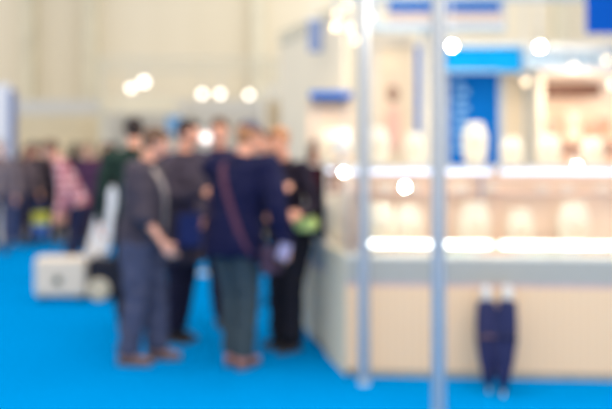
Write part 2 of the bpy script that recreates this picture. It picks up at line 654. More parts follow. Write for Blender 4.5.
def strap_on(P, side, m, parent, width=0.030, drop=0.50, over=0.80):
    """a strap across the torso, lying on the cloth from one shoulder to the other hip"""
    a = P['T'](over + 0.02, 0, side * 0.055)
    b = P['T'](drop, 0, -side * 0.085)
    c = (a + b) / 2
    u = (a - b).normalized()
    v = P['tf'] - u * u.dot(P['tf'])
    v.normalize()
    pts = []
    n = 44
    for q in range(n):
        t = 2 * math.pi * q / n
        d = (u * math.cos(t) * 2.2 + v * math.sin(t)).normalized()
        hit = P['bvh'].ray_cast(c + d * 1.0, -d)
        p = hit[0] if hit[0] is not None else c + d * 0.2
        pts.append(p + d * 0.012)
    # smooth
    for _ in range(3):
        pts = [(pts[q - 1] + pts[q] * 2 + pts[(q + 1) % n]) / 4 for q in range(n)]
    bm = bmesh.new()
    rings = []
    wdir = u.cross(v).normalized()
    for q, p in enumerate(pts):
        d = (p - c).normalized()
        tt = (pts[(q + 1) % n] - pts[q - 1]).normalized()
        wd = wdir
        nn = wd.cross(tt).normalized()
        rings.append([bm.verts.new(p + wd * sa * width + nn * sb * 0.004) for sa, sb in ((1, 1), (1, -1), (-1, -1), (-1, 1))])
    for q in range(n):
        A, B = rings[q], rings[(q + 1) % n]
        for z in range(4):
            bm.faces.new((A[z], A[(z + 1) % 4], B[(z + 1) % 4], B[z]))
    return done('strap', bm, m, parent), b


def shoulder_bag(P, side, label, m_strap, m_bag, size=(0.30, 0.11, 0.24), width=0.028):
    b = P['T'](0.50, 0, -side * 0.085)
    out = (-P['rg'] * side)
    c = b + out * (0.155) - Vector((0, 0, 0.10))
    rt = root('shoulder_bag', c - Vector((0, 0, size[2] / 2)), label, 'bag')
    strap_on(P, side, m_strap, rt, width)
    M = Matrix.Translation(c) @ Matrix((P['fw'], out, Vector((0, 0, 1)))).transposed().to_4x4()
    sx, sy, sz = (v / 2 for v in size)
    bx('bag_body', (-sx, -sy, -sz), (sx, sy, sz), m_bag, rt, M, 0.03)
    bx('flap', (-sx * 1.02, sy * 0.6, -sz * 0.1), (sx * 1.02, sy * 1.12, sz * 1.03), m_bag, rt, M, 0.01)
    bx('buckle', (-0.02, sy * 1.1, -sz * 0.1), (0.02, sy * 1.2, sz * 0.12), mat('brass', (190, 160, 90), 0.3, 1.0), rt, M, 0.003)
    return rt


# ============================================================ THE SETTING
CARPET = carpet_mat()
bx('floor', (-14, -3, -0.06), (14, 15.2, 0.0), CARPET)
tag(bpy.data.objects['floor'], kind='structure')
o = bx('trim_1', (-14, 15.2, -0.06), (14, 28, -0.002), mat('hall_concrete', (150, 145, 140), 0.7, scale=3))
tag(o, kind='structure')
o = bx('wall_back', (-20, 27, 0), (20, 27.3, 9), wall_mat())
tag(o, kind='structure')
# upright steel columns in front of the cladding
for i, px in enumerate((28, 90, 258, 560)):
    D = 26.6
    x = gx(px, D)
    o = bx('trim_%d' % (i + 2), (x - 0.16, D - 0.2, 0), (x + 0.16, D + 0.4, 9), mat('column_paint', (216, 210, 190) if px != 258 else (206, 212, 210), 0.7, scale=2))
    tag(o, kind='structure')

WHITE = mat('white_panel', (220, 217, 210), 0.6, var=0.03, scale=4, bump=0.03)
GREYW = mat('grey_panel', (242, 230, 202), 0.6, var=0.04, scale=4, bump=0.03)
CREAM = mat('cream_panel', (240, 226, 200), 0.6, var=0.03, scale=4, bump=0.03)
TAN = mat('tan_panel', (226, 206, 176), 0.6, var=0.04, scale=4, bump=0.03)
PEACH = mat('peach_panel', (250, 222, 196), 0.6, var=0.03, scale=4, bump=0.03)
BLUE = mat('blue_board', (0, 102, 184), 0.7, var=0.04, scale=4, bump=0.03, spec=0.08)
CYAN = mat('cyan_board', (0, 138, 198), 0.7, var=0.03, scale=4, bump=0.03, spec=0.08)
DEEP = mat('deep_blue_board', (0, 74, 165), 0.7, var=0.03, scale=4, bump=0.03, spec=0.08)
SILVER = mat('brushed_aluminium', (212, 214, 216), 0.36, 0.7, var=0.04, scale=30, bump=0.05)
STEELP = mat('pale_steel', (188, 198, 206), 0.45, 0.2, var=0.04, scale=10, bump=0.03)
BLACK = mat('black_plastic', (30, 30, 36), 0.5)

# ---- far stands
def far_stand(px0, px1, D, ytop, label, m, fascia=None, depth=1.2):
    x0, x1 = gx(px0, D), gx(px1, D)
    z = zz(ytop, D)
    rt = root('exhibition_stand', ((x0 + x1) / 2, D, 0), label, 'exhibition stand')
    bx('back_panel', (x0, D + depth, 0), (x1, D + depth + 0.06, z), m, rt)
    for xa in (x0, x1 - 0.06):
        bx('side_panel', (xa, D, 0), (xa + 0.06, D + depth, z), m, rt)
    bx('fascia', (x0, D - 0.04, z - 0.32), (x1, D, z), fascia or WHITE, rt)
    return rt

far_stand(-60, 100, 18.5, 100, 'long low pale grey exhibition stand behind the crowd at left', GREYW)
far_stand(104, 176, 17.5, 98, 'white exhibition stand behind the dark haired person in green', WHITE, GREYW)
far_stand(178, 262, 19.0, 100, 'white exhibition stand behind the heads in the middle group', WHITE, WHITE)
far_stand(264, 300, 16.0, 84, 'narrow cream exhibition stand left of the grey hanging banner', CREAM, CREAM)
# dark shelves inside left stand (black backdrop behind the crowd)
bx_d = root('display_rack', (gx(30, 17.4), 17.4, 0), 'dark brown display rack behind the crowd at far left', 'rack')
for zq in (0.05, 0.55, 1.05, 1.40):
    bx('shelf', (gx(-20, 17.4), 17.2, zq), (gx(95, 17.4), 17.7, zq + 0.05), mat('dark_wood', (84, 66, 60), 0.6), bx_d)
bx('rack_back', (gx(-20, 17.4), 17.7, 0.0), (gx(95, 17.4), 17.74, 1.46), mat('dark_wood', (84, 66, 60), 0.6), bx_d)

# white banner column with blue edge, far left
D = 14.4
rt = root('banner_column', (gx(2, D), D, 0), 'white banner column with a blue edge at the far left', 'banner')
bx('column_face', (gx(-12, D), D, 0.03), (gx(9, D), D + 0.12, zz(84, D)), mat('banner_white', (238, 236, 240), 0.5, var=0.02), rt)
bx('edge_strip', (gx(9, D), D, 0.03), (gx(14, D), D + 0.12, zz(90, D)), mat('slate_blue', (78, 104, 160), 0.5), rt)
bx('foot_plate', (gx(-14, D), D - 0.15, 0), (gx(16, D), D + 0.3, 0.03), SILVER, rt)

# small blue sign above the heads
D = 16.9
rt = root('sign_board', (gx(174, D), D, 0), 'small light blue sign board between the two heads', 'sign')
bx('board', (gx(167, D), D, zz(134, D)), (gx(182, D), D + 0.04, zz(116, D)), mat('sky_board', (120, 175, 220), 0.5), rt)
bm = bmesh.new(); tube(bm, [(gx(174, D), D + 0.06, 0), (gx(174, D), D + 0.06, zz(118, D))], 0.02)
done('pole', bm, SILVER, rt)
bx('foot_plate', (gx(168, D), D - 0.15, 0), (gx(180, D), D + 0.25, 0.02), SILVER, rt)


# ---- lamps
WARM = emit('warm_lamp', (255, 222, 160), 5)
COOL = emit('cool_lamp', (255, 252, 240), 120)
SOFT = emit('soft_lamp', (255, 246, 232), 4.5)
AMBER = emit('amber_lamp', (255, 214, 140), 2.4)


def spot(px, py, D, r, m, label, topz=None, up_len=0.35, group=None, name='spotlight'):
    c = at(px, py, D)
    rt = root(name, c, label, 'lamp', group)
    bm = bmesh.new()
    g = sphere_pts(c, r)
    hull(bm, g)
    done('bulb', bm, m, rt, True)
    # housing: a cone behind the bulb pointing away from the aisle
    bm = bmesh.new()
    tube(bm, [c + Vector((0, r * 0.4, 0.01)), c + Vector((0, r * 1.2, 0.02)), c + Vector((0, r * 3.4, 0.05)), c + Vector((0, r * 4.5, 0.06))], [r * 1.25, r * 1.25, r * 0.7, r * 0.5], 16)
    done('lamp_housing', bm, SILVER, rt, True)
    bm = bmesh.new()
    tz = topz if topz is not None else c.z + up_len
    tube(bm, [c + Vector((0, r * 2.2, r * 0.5)), (c.x, c.y + r * 2.2, tz)], max(0.008, r * 0.16), 8)
    done('lamp_stem', bm, SILVER, rt, True)
    return rt


# ============================================================ THE BOOTH
# plinth of the showcase counter (front edge line A-B, left side A-C)
A = Vector((0.27, 5.68, 0)); B = Vector((3.3, 5.46, 0)); Cc = Vector((-0.02, 7.08, 0)); E = Vector((3.3, 7.1, 0))
INX = Vector((0.06, 0.05, 0))


def prism(bm, poly, z0, z1):
    lo = [bm.verts.new((p.x, p.y, z0)) for p in poly]
    hi = [bm.verts.new((p.x, p.y, z1)) for p in poly]
    bm.faces.new(lo[::-1]); bm.faces.new(hi)
    n = len(poly)
    for q in range(n):
        bm.faces.new((lo[q], lo[(q + 1) % n], hi[(q + 1) % n], hi[q]))


def inset(poly, d):
    c = sum(poly, Vector()) / len(poly)
    out = []
    for p in poly:
        v = (p - c)
        out.append(c + v * (1 - d / v.length))
    return out


depth = Vector((0.0, 0.62, 0))
SEAM = [Vector((x, 5.68 - (x - 0.27) * 0.0726, 0)) for x in (0.27, 1.28, 2.29, 3.3)]
frontm = ribbed_mat('cream_battens', (255, 216, 174), (250, 210, 168), 0.055)
LOWB = mat('grey_blue_band', (182, 179, 170), 0.4, var=0.03)
PINK = mat('rose_edge', (214, 178, 176), 0.4)
sidepoly = [A, A + Vector((0.5, 0.6, 0)), Vector((0.48, 7.05, 0)), Cc]


def showcase(poly, label, front_edges, panes=(0, 2)):
    """glass-topped counter: battened plinth, grey drawer band, glass case with two light strips"""
    c = sum(poly, Vector()) / len(poly)
    rt = root('glass_showcase', c, label, 'display case', 'glass showcase counters of the booth')
    def pr(name, z0, z1, m, ins=0.0):
        bm = bmesh.new(); prism(bm, inset(poly, ins) if ins else poly, z0, z1)
        return done(name, bm, m, rt)
    pr('toe_board', 0.0, 0.05, mat('toe_board', (206, 190, 170), 0.6), 0.05)
    pr('plinth', 0.05, 0.615, frontm if front_edges == 'front' else GREYW, 0.0)
    pr('edge_strip', 0.615, 0.64, PINK, 0.0)
    pr('drawer_band', 0.64, 0.80, LOWB, 0.0)
    pr('deck', 0.80, 0.82, mat('deck_cream', (250, 240, 226), 0.4), 0.0)
    n = len(poly)
    # frame posts at the corners and rails
    for q, p in enumerate(inset(poly, 0.02)):
        if front_edges == 'front' and 3 not in panes and 1 not in panes:
            break
        if front_edges == 'front' and q in ((1, 2) if 3 in panes else (0, 3)):
            continue
        bm = bmesh.new(); tube(bm, [(p.x, p.y, 0.82), (p.x, p.y, 1.42)], 0.009, 8)
        done('corner_post', bm, WHITE, rt, True)
    bm = bmesh.new(); pp = inset(poly, 0.02)
    for q in range(n):
        tube(bm, [(pp[q].x, pp[q].y, 1.42), (pp[(q + 1) % n].x, pp[(q + 1) % n].y, 1.42)], 0.011, 8)
    done('top_rail', bm, WHITE, rt, True)
    # panes
    for q in panes:
        a, b = pp[q], pp[(q + 1) % n]
        bm = bmesh.new()
        d = (b - a).normalized(); nn = Vector((d.y, -d.x, 0)) * 0.003
        prism(bm, [a + d * 0.012 - nn, b - d * 0.012 - nn, b - d * 0.012 + nn, a + d * 0.012 + nn], 0.82, 1.41)
        done('glass_pane', bm, glass(), rt)
    bm = bmesh.new(); prism(bm, inset(poly, 0.03), 1.425, 1.432)
    done('glass_top', bm, glass(), rt)
    if front_edges == 'front':
        bx('rear_panel', (poly[0].x, pp[2].y - 0.045, 0.82), (poly[2].x, pp[2].y - 0.015, 1.40), mat('rear_peach', (252, 228, 208), 0.6, var=0.03, scale=4, bump=0.03), rt)
    if True:
        area('case_fill', (c.x, c.y + 0.02, 1.205), (0.9 if front_edges == 'front' else 0.3, 0.25), 0.55, (1, 0.93, 0.86))  # added fill under the shelf to brighten the case interior, no fixture modelled
    # middle glass shelf
    bm = bmesh.new(); sp = inset(poly, 0.05)
    mid = [sp[0].lerp(sp[3], 0.42), sp[1].lerp(sp[2], 0.42), sp[2], sp[3]]
    prism(bm, mid, 1.215, 1.228)
    done('shelf', bm, mat('rose_shelf', (226, 196, 182), 0.5, var=0.03), rt)
    return rt


LED = emit('led_strip', (208, 222, 255), 1.7)
LEDW = emit('led_strip_low', (250, 255, 252), 4.5)


def strip(p, q, z, rt, m, r=0.016):
    bm = bmesh.new(); tube(bm, [(p.x, p.y, z), (q.x, q.y, z)], r, 10)
    o = done('light_strip', bm, m, rt, True)
    d = (q - p).normalized()
    bm = bmesh.new()
    tube(bm, [(p.x, p.y + r * 1.1, z), (q.x, q.y + r * 1.1, z)], r * 0.9, 8)
    done('strip_channel', bm, SILVER, rt, True)
    return o


names = ['glass showcase nearest the corner post, left of the tall front pole',
         'glass showcase with the two dark umbrellas leaning on it',
         'glass showcase at the right edge of the photo']
cases = []
for q in range(3):
    a, b = SEAM[q] + Vector((0.001, 0, 0)), SEAM[q + 1] - Vector((0.001, 0, 0))
    rt = showcase([a, b, b + depth, a + depth], names[q], 'front', ((0, 2, 3), (0, 2), (0, 1, 2))[q])
    cases.append(rt)
    la = a + Vector((0.16 if q == 0 else 0.03, 0.06, 0)); lb = b + Vector((-0.03, 0.06, 0))
    strip(la, lb, 0.895, rt, LEDW, 0.019)
    strip(a + Vector((0.03, 0.05, 0)), b + Vector((-0.03, 0.05, 0)), 1.385, rt, LED, 0.014)
# side arm of the counter
side = [A + Vector((0.0, 0.64, 0)) + Vector((-0.128, 0, 0)), A + Vector((0.42, 0.64, 0)), Vector((0.44, 7.08, 0)), Cc]
rt = showcase(side, 'glass showcase forming the receding left side of the counter', 'side', (2, 3))
strip(side[0] + Vector((0.05, 0.0, 0)), side[0].lerp(side[3], 0.25) + Vector((0.05, 0, 0)), 1.385, rt, LED, 0.014)
cases.append(rt)
# the first case's left end face closes the corner (tapered filler panel)
fil = [A + Vector((0.004, 0.004, 0)), A + Vector((0.004, 0.635, 0)), A + Vector((-0.124, 0.635, 0))]
bm = bmesh.new(); prism(bm, fil, 0, 0.82)
tag(done('corner_filler', bm, GREYW), 'pale grey wedge panel closing the left corner of the counter', 'panel')

# ---- display busts
BUST = mat('ivory_velvet', (255, 240, 216), 0.7, var=0.03, scale=30)
BUST.node_tree.nodes['Principled BSDF'].inputs['Sheen Weight'].default_value = 0.3


def bust(x, y, z, h, label, w=0.5, group='ivory necklace busts'):
    rt = root('necklace_bust', (x, y, z), label, 'display bust', group)
    bm = bmesh.new()
    # shield-shaped chest, rounded shoulders, a neck on top, leaning back a little
    prof = [(0.26, 0.04), (0.35, 0.08), (0.39, 0.25), (0.41, 0.45), (0.42, 0.64), (0.40, 0.76), (0.33, 0.83), (0.30, 0.92), (0.30, 0.985), (0.24, 1.0)]
    lathe(bm, [(r * h * w * 1.55, zq * h) for r, zq in prof], (x, y, z), 24, 1.0, 0.62)
    done('bust_form', bm, BUST, rt, True)
    bm = bmesh.new(); lathe(bm, [(0.20 * h, 0), (0.20 * h, 0.03 * h), (0.09 * h, 0.06 * h), (0.06 * h, 0.10 * h)], (x, y, z), 18)
    done('stand', bm, SILVER, rt, True)
    bm = bmesh.new()
    pts = []
    for q in range(15):
        t = -0.5 + q / 14.0
        pts.append((x + t * 0.80 * h * w, y - h * w * (0.42 - t * t * 0.75), z + h * (0.42 + t * t * 1.5)))
    tube(bm, pts, 0.004, 6)
    done('necklace', bm, mat('gold', (214, 170, 90), 0.25, 1.0), rt, True)
    return rt


top_busts = [(327, 166, 34, 6.60, 'ivory bust on the showcase top, nearest the standing group'),
             (378, 165, 37, 5.95, 'ivory bust just right of the corner post'),
             (414, 165, 32, 5.95, 'ivory bust just left of the tall front pole'),
             (475, 165, 42, 5.95, 'tallest ivory bust, standing before the blue board'),
             (512, 165, 27, 5.93, 'ivory bust right of the tallest one, before the cream panel'),
             (549, 165, 30, 5.92, 'ivory bust below the left part of the brown box'),
             (592, 165, 27, 5.90, 'ivory bust nearest the right edge, on the showcase top')]
for px, yb, hpx, D, lb in top_busts:
    bust(gx(px, D), D, 1.432, hpx * D / F, lb, 0.45 if hpx > 30 else 0.62)
inner = [(343, 47, 6.45, 'broad ivory bust inside the left side showcase'),
         (324, 40, 6.85, 'ivory bust at the far end of the left side showcase'),
         (380, 36, 5.95, 'ivory bust inside the first showcase, by the corner post'),
         (408, 32, 5.95, 'ivory bust inside the first showcase, left of the tall pole'),
         (474, 38, 5.95, 'ivory bust inside the case, under the tallest bust'),
         (520, 26, 5.93, 'small ivory bust inside the case above the umbrellas'),
         (573, 40, 5.90, 'ivory bust inside the right hand showcase')]
for px, hpx, D, lb in inner:
    bust(gx(px, D), D, 0.82, 0.30 + (hpx - 26) * 0.004, lb, 0.5, 'ivory necklace busts inside the cases')

# small ring cushions on the middle shelf and trays on the deck
CUSH = mat('cushion_white', (250, 244, 238), 0.7)
k = 0
sx_pos = [(385, 'left of the tall pole, near the corner post'), (412, 'close left of the tall pole'), (460, 'right after the tall pole'), (490, 'above the left umbrella'),
          (541, 'right of the umbrellas'), (566, 'under the brown box'), (601, 'at the right edge')]
for px, where in sx_pos:
    D = 6.13
    x = gx(px, D)
    rt = root('ring_cushion', (x, D, 1.228), 'small white ring cushion on the shelf, ' + where, 'ring display', 'ring cushions on the showcase shelf')
    bx('cushion', (x - 0.055, D - 0.04, 1.228), (x + 0.055, D + 0.04, 1.275), CUSH, rt, None, 0.015)
    bm = bmesh.new()
    tube(bm, [(x + 0.014 * math.cos(t), D - 0.01, 1.282 + 0.014 * math.sin(t)) for t in [2 * math.pi * q / 14 for q in range(15)]], 0.003, 6, False)
    done('ring', bm, mat('gold', (214, 170, 90), 0.25, 1.0), rt, True)
TRAYC = [(222, 206, 190), (205, 225, 215), (236, 200, 180), (210, 226, 214), (232, 214, 190)]
for i, (px, where) in enumerate(((395, 'left of the tall pole'), (452, 'right of the tall pole'), (498, 'behind the umbrellas'), (546, 'right of the umbrellas'), (598, 'at the right edge'))):
    D = 5.80
    x = gx(px, D)
    rt = root('jewellery_tray', (x, D, 0.82), 'shallow tray of jewellery on the case deck ' + where, 'tray', 'jewellery trays on the deck')
    bx('tray_base', (x - 0.11, D - 0.05, 0.82), (x + 0.11, D + 0.05, 0.835), mat('tray_cloth_%d' % i, TRAYC[i], 0.7), rt, None, 0.003)
    for q in range(4):
        bm = bmesh.new(); lathe(bm, [(0.012, 0), (0.014, 0.012), (0.006, 0.02)], (x - 0.075 + q * 0.05, D, 0.835), 10)
        done('brooch', bm, mat('gold', (214, 170, 90), 0.25, 1.0), rt, True)

# ---- posts and beams of the booth's aluminium frame
def post(px, D, h, wdt, label):
    x = gx(px, D)
    rt = root('frame_post', (x, D, 0), label, 'post')
    bm = bmesh.new()
    lathe(bm, [(wdt / 2, 0.012), (wdt / 2, h)], (x, D, 0), 8, 1, 1, R(22.5))
    done('pole', bm, SILVER, rt)
    bm = bmesh.new()
    for q in range(4):
        a = q * math.pi / 2
        c = Vector((x + math.cos(a) * wdt * 0.49, D + math.sin(a) * wdt * 0.49, 0))
        box(bm, (c.x - 0.005, c.y - 0.005, 0.05), (c.x + 0.005, c.y + 0.005, h - 0.01))
    done('groove', bm, mat('groove_grey', (150, 155, 165), 0.5, 0.6), rt)
    bm = bmesh.new(); lathe(bm, [(wdt * 0.66, 0), (wdt * 0.66, 0.008), (wdt * 0.56, 0.014), (wdt * 0.54, 0.05)], (x, D, 0), 20)
    done('foot', bm, SILVER, rt)
    return rt


post(438.5, 4.72, 3.0, 0.072, 'tall aluminium frame post nearest the camera, cut by the bottom edge')
post(364, 5.50, 3.0, 0.066, 'slimmer aluminium frame post at the left corner of the counter')
rt = root('frame_beam', (gx(364, 5.5), 5.5, 3.0), 'aluminium beam across the two front posts, above the frame', 'beam')
bm = bmesh.new(); tube(bm, [at(438.5, 0, 4.72).xy.to_3d() + Vector((0, 0, 3.03)), at(364, 0, 5.5).xy.to_3d() + Vector((0, 0, 3.03))], 0.03, 8)
done('beam_tube', bm, SILVER, rt)

# back frame
D = 8.0
rt = root('ceiling_frame', (gx(420, D), D, 2.6), 'pale steel ceiling frame with a blue fascia over the booth', 'frame')
bx('lower_rail', (gx(372, D), D - 0.03, zz(31, D)), (gx(503, D), D + 0.03, zz(24, D)), mat('rail_steel', (168, 186, 200), 0.5, 0.2), rt)
bx('upper_rail', (gx(350, D), D - 0.03, zz(1, D)), (gx(620, D), D + 0.03, zz(-6, D)), STEELP, rt)
bx('fascia', (gx(388, D), D - 0.02, zz(12, D)), (gx(500, D), D + 0.02, zz(2, D)), BLUE, rt)
bx('infill_panel', (gx(388, D), D - 0.015, zz(24, D)), (gx(503, D), D + 0.015, zz(12, D)), mat('infill', (196, 178, 168), 0.6), rt)
for px in (376, 427, 503):
    bx('hanger', (gx(px, D) - 0.03, D + 0.03, zz(31, D)), (gx(px, D) + 0.03, D + 0.08, 3.1), STEELP, rt)

# booth back walls (free-standing panels)
def panel(px0, px1, D, ytop, m, label, name='booth_panel', z0=0.0, th=0.05):
    x0, x1 = gx(px0, D), gx(px1, D)
    rt = root(name, ((x0 + x1) / 2, D, z0), label, 'panel')
    bx('panel_face', (x0 + 0.025, D, z0), (x1 - 0.025, D + th, zz(ytop, D)), m, rt)
    bm = bmesh.new()
    box(bm, (x0, D - 0.01, z0), (x0 + 0.025, D + th + 0.01, zz(ytop, D)))
    box(bm, (x1 - 0.025, D - 0.01, z0), (x1, D + th + 0.01, zz(ytop, D)))
    done('panel_frame', bm, STEELP, rt)
    return rt


rtb = panel(446, 501, 8.25, 62, BLUE, 'tall blue booth panel behind the tallest ivory bust')
# pale upright ornament down the left of the blue panel
bm = bmesh.new()
for q in range(9):
    yy = 84 + q * 8
    xx = 461 + (3 if q % 2 else -2)
    c = at(xx, yy, 8.24)
    box(bm, (c.x - 0.045, c.y - 0.004, c.z - 0.022), (c.x + 0.045, c.y + 0.002, c.z + 0.022), None, 0.004)
done('pale_ornament', bm, mat('ornament_blue', (140, 190, 228), 0.5), rtb)
panel(501, 527, 8.25, 60, TAN, 'narrow tan booth panel right of the blue panel')
panel(421, 433, 8.25, 26, CREAM, 'narrow cream upright panel just left of the tall post')
rt = root('hanging_strip', (gx(416, 8.3), 8.3, 0), 'narrow blue upright strip between tan panel and cream upright', 'panel')
bx('strip_face', (gx(416, 8.3), 8.3, 0), (gx(420.5, 8.3), 8.34, zz(45, 8.3)), mat('strip_blue', (10, 100, 190), 0.7, spec=0.08), rt)
# framed tan panel with a poster
D = 8.35
rt = root('booth_panel', (gx(395, D), D, 0), 'framed tan booth panel holding a poster, right of the corner post', 'panel')
bx('panel_face', (gx(380, D), D + 0.02, 0), (gx(413, D), D + 0.06, zz(44, D)), TAN, rt)
bm = bmesh.new()
box(bm, (gx(371, D), D, 0), (gx(380, D), D + 0.08, zz(36, D)))
box(bm, (gx(380, D), D, zz(46, D)), (gx(413, D), D + 0.08, zz(36, D)))
done('panel_frame', bm, mat('frame_cream', (212, 200, 182), 0.6), rt)
pt = root('poster', (gx(393, D), D - 0.01, zz(150, D)), 'soft brown and pink portrait-shaped poster on the framed tan panel', 'poster')
bx('sheet', (gx(384, D), D + 0.008, zz(155, D)), (gx(402, D), D + 0.016, zz(70, D)), mat('poster_sheet', (224, 198, 172), 0.7), pt)
bm = bmesh.new()
lathe(bm, [(0.01, -0.09), (0.05, -0.06), (0.065, 0), (0.05, 0.07), (0.01, 0.09)], (gx(393, D), D + 0.005, zz(94, D)), 16, 1, 0.03)
done('brown_shape', bm, mat('poster_brown', (158, 128, 110), 0.7), pt, True)
bm = bmesh.new()
lathe(bm, [(0.02, -0.26), (0.06, -0.2), (0.075, 0), (0.06, 0.14), (0.02, 0.18)], (gx(393, D), D + 0.007, zz(124, D)), 16, 1, 0.03)
done('pink_shape', bm, mat('poster_pink', (226, 178, 160), 0.7), pt, True)

# cyan header
D = 7.75
rt = root('header_board', (gx(480, D), D, zz(72, D)), 'bright cyan header board over the blue panel, under the lamps', 'sign')
bx('board', (gx(446, D), D, zz(71, D)), (gx(521, D), D + 0.08, zz(48, D)), CYAN, rt)
bx('top_edge', (gx(440, D), D - 0.01, zz(47, D)), (gx(524, D), D + 0.1, zz(43, D)), STEELP, rt)
bx('bottom_edge', (gx(430, D), D - 0.005, zz(72, D)), (gx(500, D), D + 0.09, zz(70.5, D)), STEELP, rt)
for px in (450, 516):
    bx('bracket', (gx(px, D) - 0.02, D + 0.08, zz(60, D)), (gx(px, D) + 0.02, D + 0.3, zz(56, D)), STEELP, rt)

# pale canopy beam at right
D = 7.7
rt = root('canopy_beam', (gx(570, D), D, zz(70, D)), 'pale grey blue canopy beam over the warm lit niche', 'beam')
bx('beam_face', (gx(524, D), D, zz(68, D)), (gx(680, D), D + 0.1, zz(50, D)), mat('canopy_grey', (160, 178, 192), 0.5), rt)
bx('lower_lip', (gx(540, D), D - 0.05, zz(72, D)), (gx(680, D), D + 0.1, zz(68, D)), mat('lip_grey', (200, 190, 186), 0.5), rt)
bx('upper_lip', (gx(524, D), D - 0.05, zz(50, D)), (gx(680, D), D + 0.1, zz(44, D)), WHITE, rt)
bx('side_post', (gx(680, D), D, 0), (gx(684, D), D + 0.1, zz(44, D)), STEELP, rt)

# warm niche
D = 8.5
x0, x1 = gx(527, D), gx(690, D)
rt = root('display_niche', ((x0 + x1) / 2, D, 0), 'warm peach lit display niche at the right of the booth', 'display wall')
bx('back_board', (x0, D, 0), (x1, D + 0.05, zz(58, D)), PEACH, rt)
bx('side_board', (x0 - 0.05, D - 0.6, 0), (x0, D + 0.05, zz(62, D)), CREAM, rt)
for zq in (0.75, 1.25, 1.62):
    bx('shelf', (x0, D - 0.28, zq), (x1, D, zq + 0.03), mat('niche_shelf', (232, 190, 160), 0.5), rt)
rt = root('brown_box_sign', (gx(572, 8.2), 8.2, zz(94, 8.2)), 'dark brown oblong box fixed in the peach niche', 'box')
bx('box_body', (gx(541, 8.2), 8.2, zz(95, 8.2)), (gx(601, 8.2), 8.5, zz(83, 8.2)), mat('cocoa_brown', (110, 72, 54), 0.5), rt)
bx('lid_line', (gx(541, 8.2), 8.19, zz(84.5, 8.2)), (gx(601, 8.2), 8.2, zz(83, 8.2)), mat('cocoa_dark', (110, 74, 66), 0.5), rt)

# goods on the niche shelves
goods = [(534, 1.65, 0.22, (230, 152, 132), 'red coral necklace card at the left end of the top niche shelf'),
         (552, 1.65, 0.20, (238, 180, 162), 'rose necklace card, second on the top niche shelf'),
         (573, 1.65, 0.28, (246, 226, 205), 'pale tall necklace card in the middle of the niche shelf'),
         (590, 1.65, 0.16, (214, 160, 142), 'terracotta low card right of the pale tall card'),
         (604, 1.65, 0.22, (230, 156, 138), 'red card nearest the right edge on the niche shelf')]
for px, z, h, c, lb in goods:
    x = gx(px, 8.35)
    g = root('jewellery_card', (x, 8.35, z), lb, 'display card', 'jewellery cards on the niche shelf')
    bx('card', (x - 0.075, 8.34, z), (x + 0.075, 8.36, z + h), mat('card_%d' % px, c, 0.6), g, None, 0.004)
    bx('card_foot', (x - 0.06, 8.30, z), (x + 0.06, 8.40, z + 0.015), CREAM, g)
    bm = bmesh.new()
    tube(bm, [(x + t * 0.10, 8.335, z + h * (0.35 + 1.8 * t * t)) for t in [-0.5 + q / 10 for q in range(11)]], 0.005, 6)
    done('necklace', bm, mat('gold', (214, 170, 90), 0.25, 1.0), g, True)

# deep blue hanging sign top right
D = 7.4
rt = root('hanging_sign', (gx(605, D), D, zz(33, D)), 'deep blue square hanging sign in the top right corner', 'sign')
bx('sign_face', (gx(588, D), D, zz(33, D)), (gx(640, D), D + 0.06, zz(-12, D)), DEEP, rt)
for px in (596, 632):
    bm = bmesh.new(); tube(bm, [(gx(px, D), D + 0.03, zz(-12, D)), (gx(px, D), D + 0.03, 4.2)], 0.006, 6)
    done('cable', bm, SILVER, rt)

# left side wall of the booth, running back into the hall
p0, p1 = Vector((0.40, 8.45, 0)), Vector((-0.30, 10.7, 0))
dd = (p1 - p0).normalized(); nn = Vector((-dd.y, dd.x, 0)) * 0.03
rt = root('booth_side_wall', p0, 'long cream side wall of the booth running back into the hall', 'wall panel')
bm = bmesh.new(); prism(bm, [p0 - nn, p1 - nn, p1 + nn, p0 + nn], 0, 2.9)
done('wall_face', bm, mat('warm_cream', (246, 231, 204), 0.6, var=0.03, scale=3), rt)
bm = bmesh.new(); prism(bm, [p0 - nn * 1.6, p1 - nn * 1.6, p1 + nn * 1.6, p0 + nn * 1.6], 2.9, 3.05)
done('top_rail', bm, mat('rail_cream', (222, 210, 184), 0.6), rt)

D = 8.9
rt = root('hanging_banner', (gx(315, D), D, zz(52, D)), 'small grey blue banner hanging above the blue shelf edge', 'banner')
bx('cloth', (gx(308, D), D, zz(52, D)), (gx(322, D), D + 0.02, zz(20, D)), mat('banner_slate', (124, 140, 178), 0.7), rt)
bx('rod', (gx(305, D), D - 0.01, zz(20, D)), (gx(325, D), D + 0.03, zz(18, D)), SILVER, rt)
bm = bmesh.new(); tube(bm, [(gx(315, D), D + 0.01, zz(18, D)), (gx(315, D), D + 0.01, 3.3)], 0.006, 6)
done('cord', bm, SILVER, rt)

D = 8.0
rt = root('wall_shelf', (gx(332, D), D, zz(97, D)), 'short bright blue shelf left of the corner post', 'shelf')
bx('shelf_board', (gx(310, D), D, zz(97.5, D)), (gx(352, D), D + 0.25, zz(91, D)), mat('shelf_blue', (0, 96, 184), 0.7, spec=0.08), rt)
for px in (316, 346):
    bx('shelf_leg', (gx(px, D) - 0.012, D + 0.2, 0), (gx(px, D) + 0.012, D + 0.23, zz(97.5, D)), WHITE, rt)
bx('rear_panel', (gx(308, D), D + 0.25, 0), (gx(354, D), D + 0.29, zz(97.5, D)), PEACH, rt)

